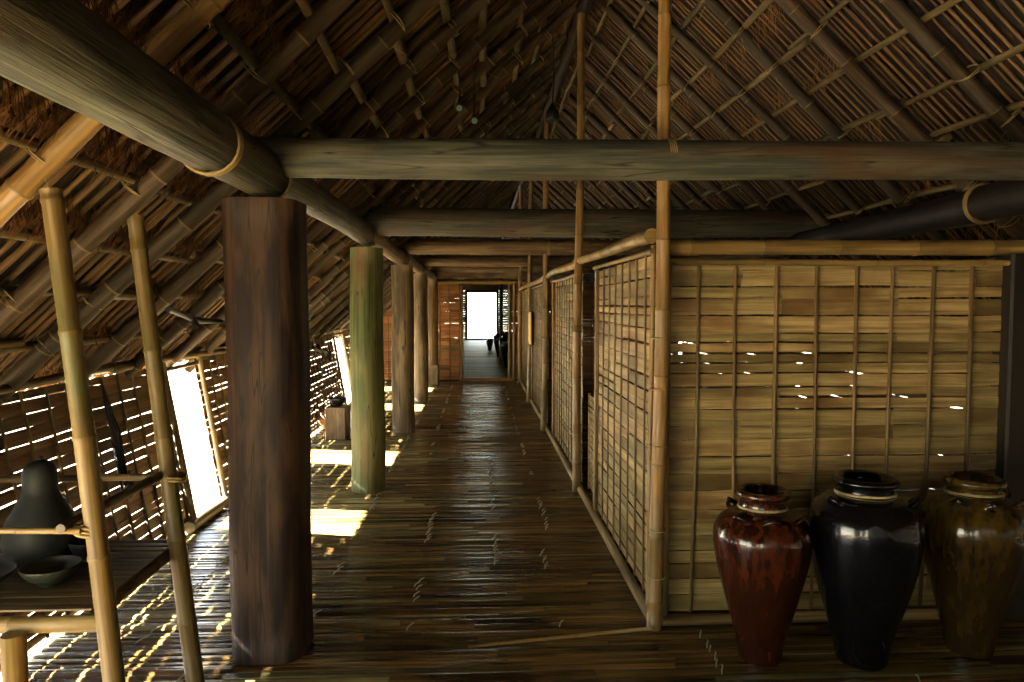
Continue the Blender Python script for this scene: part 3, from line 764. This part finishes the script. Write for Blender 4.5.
m.build('lashing', [M_tie], p2)
sh = empty('bamboo_shelf', (-1.5, 2.4, 0), 'low bamboo shelf bench between the leaning poles and the left wall, holding a dark gourd', 'shelf')
ZS = .555
MB().bamboo((px_at(.5)+.0, 2.165, ZS-.03), (-2.0, 2.165, ZS-.03), .026, seg=14, step=.3, bend=.003).build('front_rail', [M_bamo, M_node], sh)
MB().bamboo((px_at(.5)-.05, 2.78, ZS-.03), (-2.0, 2.78, ZS-.03), .026, seg=14, step=.3, bend=.003).build('back_rail', [M_bamd, M_node], sh)
MB().bamboo((-1.22, 2.18, ZS-.03), (-1.22, 2.80, ZS-.03), .026, seg=14, step=.3, bend=.003).build('side_rail', [M_bamd, M_node], sh)
MB().bamboo((-1.9, 2.18, ZS-.03), (-1.9, 2.84, ZS-.03), .026, seg=14, step=.3, bend=.003).build('side_rail', [M_bamd, M_node], sh)
m = MB(); y = 2.18
while y < 2.8:
    wd = rnd.uniform(.03, .05); m.strip((-1.2 if y > 2.05 else -1.34, y+wd/2, ZS), (-2.0, y+wd/2, ZS), (0, wd/2, 0), (0, 0, .008), cut=4, wob=.1, tilt=.2); y += wd+.002
m.build('deck', [M_bamd], sh)
for (x, y) in ((-1.40, 2.09), (-1.93, 2.74), (-1.93, 2.1)):
    MB().bamboo((x, y+.03, 0), (x, y+.03, ZS-.04), .034, bend=.002).build('leg', [M_bamo, M_node], sh)
tag(MB().bamboo((px_at(.83)-.0, 2.085, .838), (-1.95, 2.085, .85), .010, .009, seg=10, step=.3, bend=.003).build('bamboo_rail', [M_bamo, M_node], origin=(-1.2, 2.09, .83)), 'slim yellow bamboo rod tied across the nearest leaning pole, in front of the gourd', 'rail')
tag(MB().bamboo((px_at(.83)-.05, 2.07, .85), (px_at(.84)-.04, 2.78, .85), .014, .017, seg=10, step=.25, bend=.003).build('bamboo_rail', [M_bamd, M_node], origin=(-1.25, 2.09, .84)), 'dark bamboo rod joining the two leaning poles above the shelf', 'rail')
tag(MB().bamboo((px_at(.83)-.01, 2.77, .83), (-2.0, 2.77, .82), .014, .013, seg=10, step=.3, bend=.003).build('bamboo_rail', [M_bamd, M_node], origin=(-1.2, 2.77, .82)), 'dark bamboo rod running to the wall behind the gourd', 'rail')
def smooth(prof, k=4):
    P = []; n = len(prof)
    for i in range(n-1):
        p0 = prof[max(i-1, 0)]; p1_ = prof[i]; p2_ = prof[i+1]; p3 = prof[min(i+2, n-1)]
        for t in [j_/k for j_ in range(k)]:
            P.append(tuple(max(.0005, .5*(2*p1_[q]+(p2_[q]-p0[q])*t+(2*p0[q]-5*p1_[q]+4*p2_[q]-p3[q])*t*t+(3*p1_[q]-p0[q]-3*p2_[q]+p3[q])*t**3)) for q in (0, 1)))
    P.append(prof[-1]); return P
gx, gy = -1.60, 2.60
gd = empty('dried_gourd', (gx, gy, ZS+.008), 'big dark bottle-shaped gourd standing on the left shelf', 'gourd')
MB().lathe(smooth([(.001, .0), (.08, .004), (.112, .04), (.122, .09), (.114, .145), (.092, .19), (.068, .235), (.057, .27), (.056, .32), (.045, .355), (.02, .372), (.001, .375)]), 40, c=(gx, gy, ZS+.008)).build('body', [M_gourd], gd)
MB().tube([(gx, gy, ZS+.375), (gx+.006, gy, ZS+.395)], .008, 8).build('stem', [M_dark], gd)
def bowl(x, y, r, h, lab, z=ZS+.008, mat=None):
    m = MB(); m.lathe(smooth([(.001, .0), (r*.35, .001), (r*.4, h*.12), (r*.75, h*.45), (r*.95, h*.8), (r, h), (r*.97, h*1.01), (r*.9, h*.8), (r*.7, h*.5), (r*.35, h*.2), (.001, h*.18)]), 32, c=(x, y, z))
    tag(m.build('bowl', [mat or M_bowl], origin=(x, y, z)), lab, 'bowl')
bowl(-1.44, 2.38, .09, .065, 'dark green bowl on the left shelf in front of the gourd')
bowl(-1.66, 2.36, .105, .05, 'shallow wide dark bowl at the far left end of the shelf')
bowl(-1.44, 2.60, .06, .075, 'small black cup bowl on the shelf just right of the gourd', mat=M_gourd)

# dark net bundle hanging on the left wall
m = MB()
hx, hy = -1.98, 3.93
cx_ = lambda z: XLB-LEAN*z+.045
for k in range(9):
    yy = hy+rnd.uniform(-.035, .035); zz = rnd.uniform(.45, .6)
    m.tube([(cx_(1.12), hy, 1.1), (cx_(.95)+rnd.uniform(0, .02), hy+(yy-hy)*.7, .93), (cx_(.8)+rnd.uniform(0, .03), yy, .8), (cx_(.6)+rnd.uniform(0, .03), yy+.02, zz)], [.003, .006, .013, .005], 6)
m.lathe(smooth([(.001, .0), (.022, .02), (.03, .05), (.025, .09), (.01, .13), (.004, .16)]), 14, c=(cx_(.4), hy+.03, .42))
tag(m.build('hanging_bundle', [M_black], origin=(cx_(1.1), hy, 1.1)), 'dark net bundle hanging from the top rail of the left wall', 'bundle')
# dark forked hook pieces lying in the left roof
tag(MB().tube([(-1.45, 3.35, 1.48), (-1.5, 3.8, 1.42), (-1.55, 4.3, 1.40)], [.014, .018, .012], 8).tube([(-1.49, 3.7, 1.44), (-1.47, 3.74, 1.38), (-1.5, 3.7, 1.34)], [.02, .018, .01], 8).build('forked_stick', [M_dark], origin=(-1.5, 3.8, 1.42)),
    'dark forked stick hanging under the left rafters', 'stick')

# farther left: board, branch hooks, block, bowl
o = MB().box((-1.955, 7.75, .57), (.018, .09, .28)); tag(o.build('wooden_board', [M_logw], origin=(-1.955, 7.75, .3)), 'narrow upright board fixed low on the left wall beyond the dark red post', 'board')
m = MB()
for (y0, z0, y1, z1) in ((8.75, .97, 9.2, .80), (9.1, .94, 9.4, .80), (8.95, .88, 9.0, 1.0), (9.4, .9, 9.5, .74)):
    m.tube([(XLB-LEAN*z0+.04, y0, z0), (XLB-LEAN*z1+.06, (y0+y1)/2, (z0+z1)/2+.03), (XLB-LEAN*z1+.05, y1, z1)], [.02, .03, .015], 8)
tag(m.build('wooden_hook', [M_dark], origin=(-2, 8.7, .9)), 'dark branch hooks hanging high on the left wall by the far opening', 'hook')
tag(MB().box((-1.60, 7.95, .18), (.12, .14, .178)).build('wooden_block', [M_logw], origin=(-1.60, 7.95, 0)), 'squat brown wooden block on the floor left of the green post', 'block')
bk = MB(); bk.lathe(smooth([(.001, 0), (.10, .002), (.14, .06), (.15, .14), (.12, .2), (.11, .205), (.12, .19), (.13, .14), (.1, .03), (.001, .02)]), 28, c=(-1.80, 8.55, 0))
tag(bk.build('woven_basket', [M_slatend], origin=(-1.80, 8.55, 0)), 'brown woven basket on the floor against the left wall, behind the wooden block', 'basket')
bowl(-1.60, 7.95, .1, .09, 'black bowl resting on the wooden block below the far left opening', z=.36, mat=M_black)

# small pale notice board on the partition
o = tag(MB().box((WX-.045, 10.62-.0, 1.15), (.008, .22, .24)).build('notice_board', [M_board], origin=(WX-.045, 10.62, 1.15)), 'small pale yellow board hung on the far partition', 'board')
MB().box((WX-.055, 10.62, 1.15), (.004, .19, .21), .8).build('panel', [M_board], o)

# spot lamps under the roof
def spot(x, y, z, lab, cord):
    r = empty('spot_lamp', (x, y, z), lab, 'lamp')
    MB().tube([(x, y, z+cord), (x+.01, y, z+cord*.5), (x, y, z+.03)], .006, 6).build('cord', [M_black], r)
    hd = MB().tube([(x, y+.03, z+.03), (x, y, z), (x+.005, y-.04, z-.015)], [.014, .022, .024], 14).build('lamp_head', [M_black], r)
    MB().tube([(x+.005, y-.041, z-.015), (x+.0055, y-.044, z-.0165)], .018, 14).build("lens", [M_lens], hd)
spot(-.12, 4.3, 2.69, 'small black spot lamp hanging near the roof, left one with a pale lens', .22)
spot(-.03, 4.35, 2.63, 'small black spot lamp hanging near the roof, lower right one with a pale lens', .32)
spot(.08, 8.2, 2.5, 'tiny spot lamp far down the corridor between the beams', .5)
r = empty('pendant_lamp', (.52, 5.0, 2.8), 'small dark pendant lamp hanging on a cord near the ridge', 'lamp')
MB().tube([(.52, 5, 3.45), (.53, 5, 3.1), (.52, 5, 2.9)], .005, 6).build('cord', [M_black], r)
MB().lathe(smooth([(.012, .12), (.03, .09), (.05, .05), (.048, .0), (.03, -.04), (.01, -.05), (.001, -.05)]), 20, c=(.52, 5, 2.8)).build('shade', [M_black], r)

# ------------------------------------------------------------------ beyond the doorway
tag(MB().bamboo((.55, 17.5, 0), (.55, 17.5, 2.6), .05, .045, seg=12).build('bamboo_pole', [M_bamd, M_node], origin=(.55, 17.5, 0)), 'pole standing in the room beyond the far doorway', 'pole')
for (x, y, s_, mt, lab) in ((.72, 16.6, 1.15, M_jar2, 'dark jar in the room beyond the doorway, right of the pole'), (.62, 20.2, 1.0, M_jar1, 'brown jar in the room beyond the doorway, left of the pole'), (.35, 23, .55, M_jar2, 'small dark pot on the floor farther beyond the doorway')):
    m = MB(); m.lathe([(r*s_, z*s_) for r, z in smooth([(.001, .0), (.1, .004), (.12, .1), (.17, .3), (.21, .5), (.2, .6), (.12, .68), (.1, .7), (.12, .74), (.1, .73), (.08, .66), (.001, .5)])], 32, c=(x, y, 0))
    o = tag(m.build('storage_jar', [mt], origin=(x, y, 0)), lab, 'jar')
fr = empty('door_2', (.12, YF, 0), kind='structure')
for x in (-.53, .78): MB().box((x, YF-.05, 1.0), (.05, .05, 1.05)).build('door_jamb', [M_dark], fr)
MB().box((.12, YF-.05, 2.07), (.7, .05, .05)).build('door_head', [M_dark], fr)
MB().box((.12, YF-.05, .03), (.7, .05, .04)).build('door_sill', [M_dark], fr)
# shrubs outdoors
for (x, y, h) in ((-.1, 37, 2.4), (.95, 36, 3.2)):
    t = empty('shrub', (x, y, -1.2), 'green shrub outdoors seen through the far doorway, %s' % ('left one' if x < 0 else 'right one'), 'shrub')
    MB().tube([(x, y, -1.2), (x+.05, y, h*.4-1), (x, y, h-1.2)], [.03, .02, .01], 6).build('stem', [M_raft], t)
    m = MB()
    for _ in range(90):
        c = V((x, y, h-1.1))+V((rnd.gauss(0, .16), rnd.gauss(0, .16), rnd.gauss(0, .16))); d = V((rnd.uniform(-1, 1), rnd.uniform(-1, 1), rnd.uniform(-1, .6))).normalized()*.1; q = d.cross(V((0, 0, 1))).normalized()*.03
        b0 = len(m.v); m.v.extend([c, c+d*.5+q, c+d, c+d*.5-q]); m.quad((b0, b0+1, b0+2, b0+3), ((0, 0), (0, 1), (1, 1), (1, 0)), rnd.random())
    m.build('foliage', [M_leaf], t)
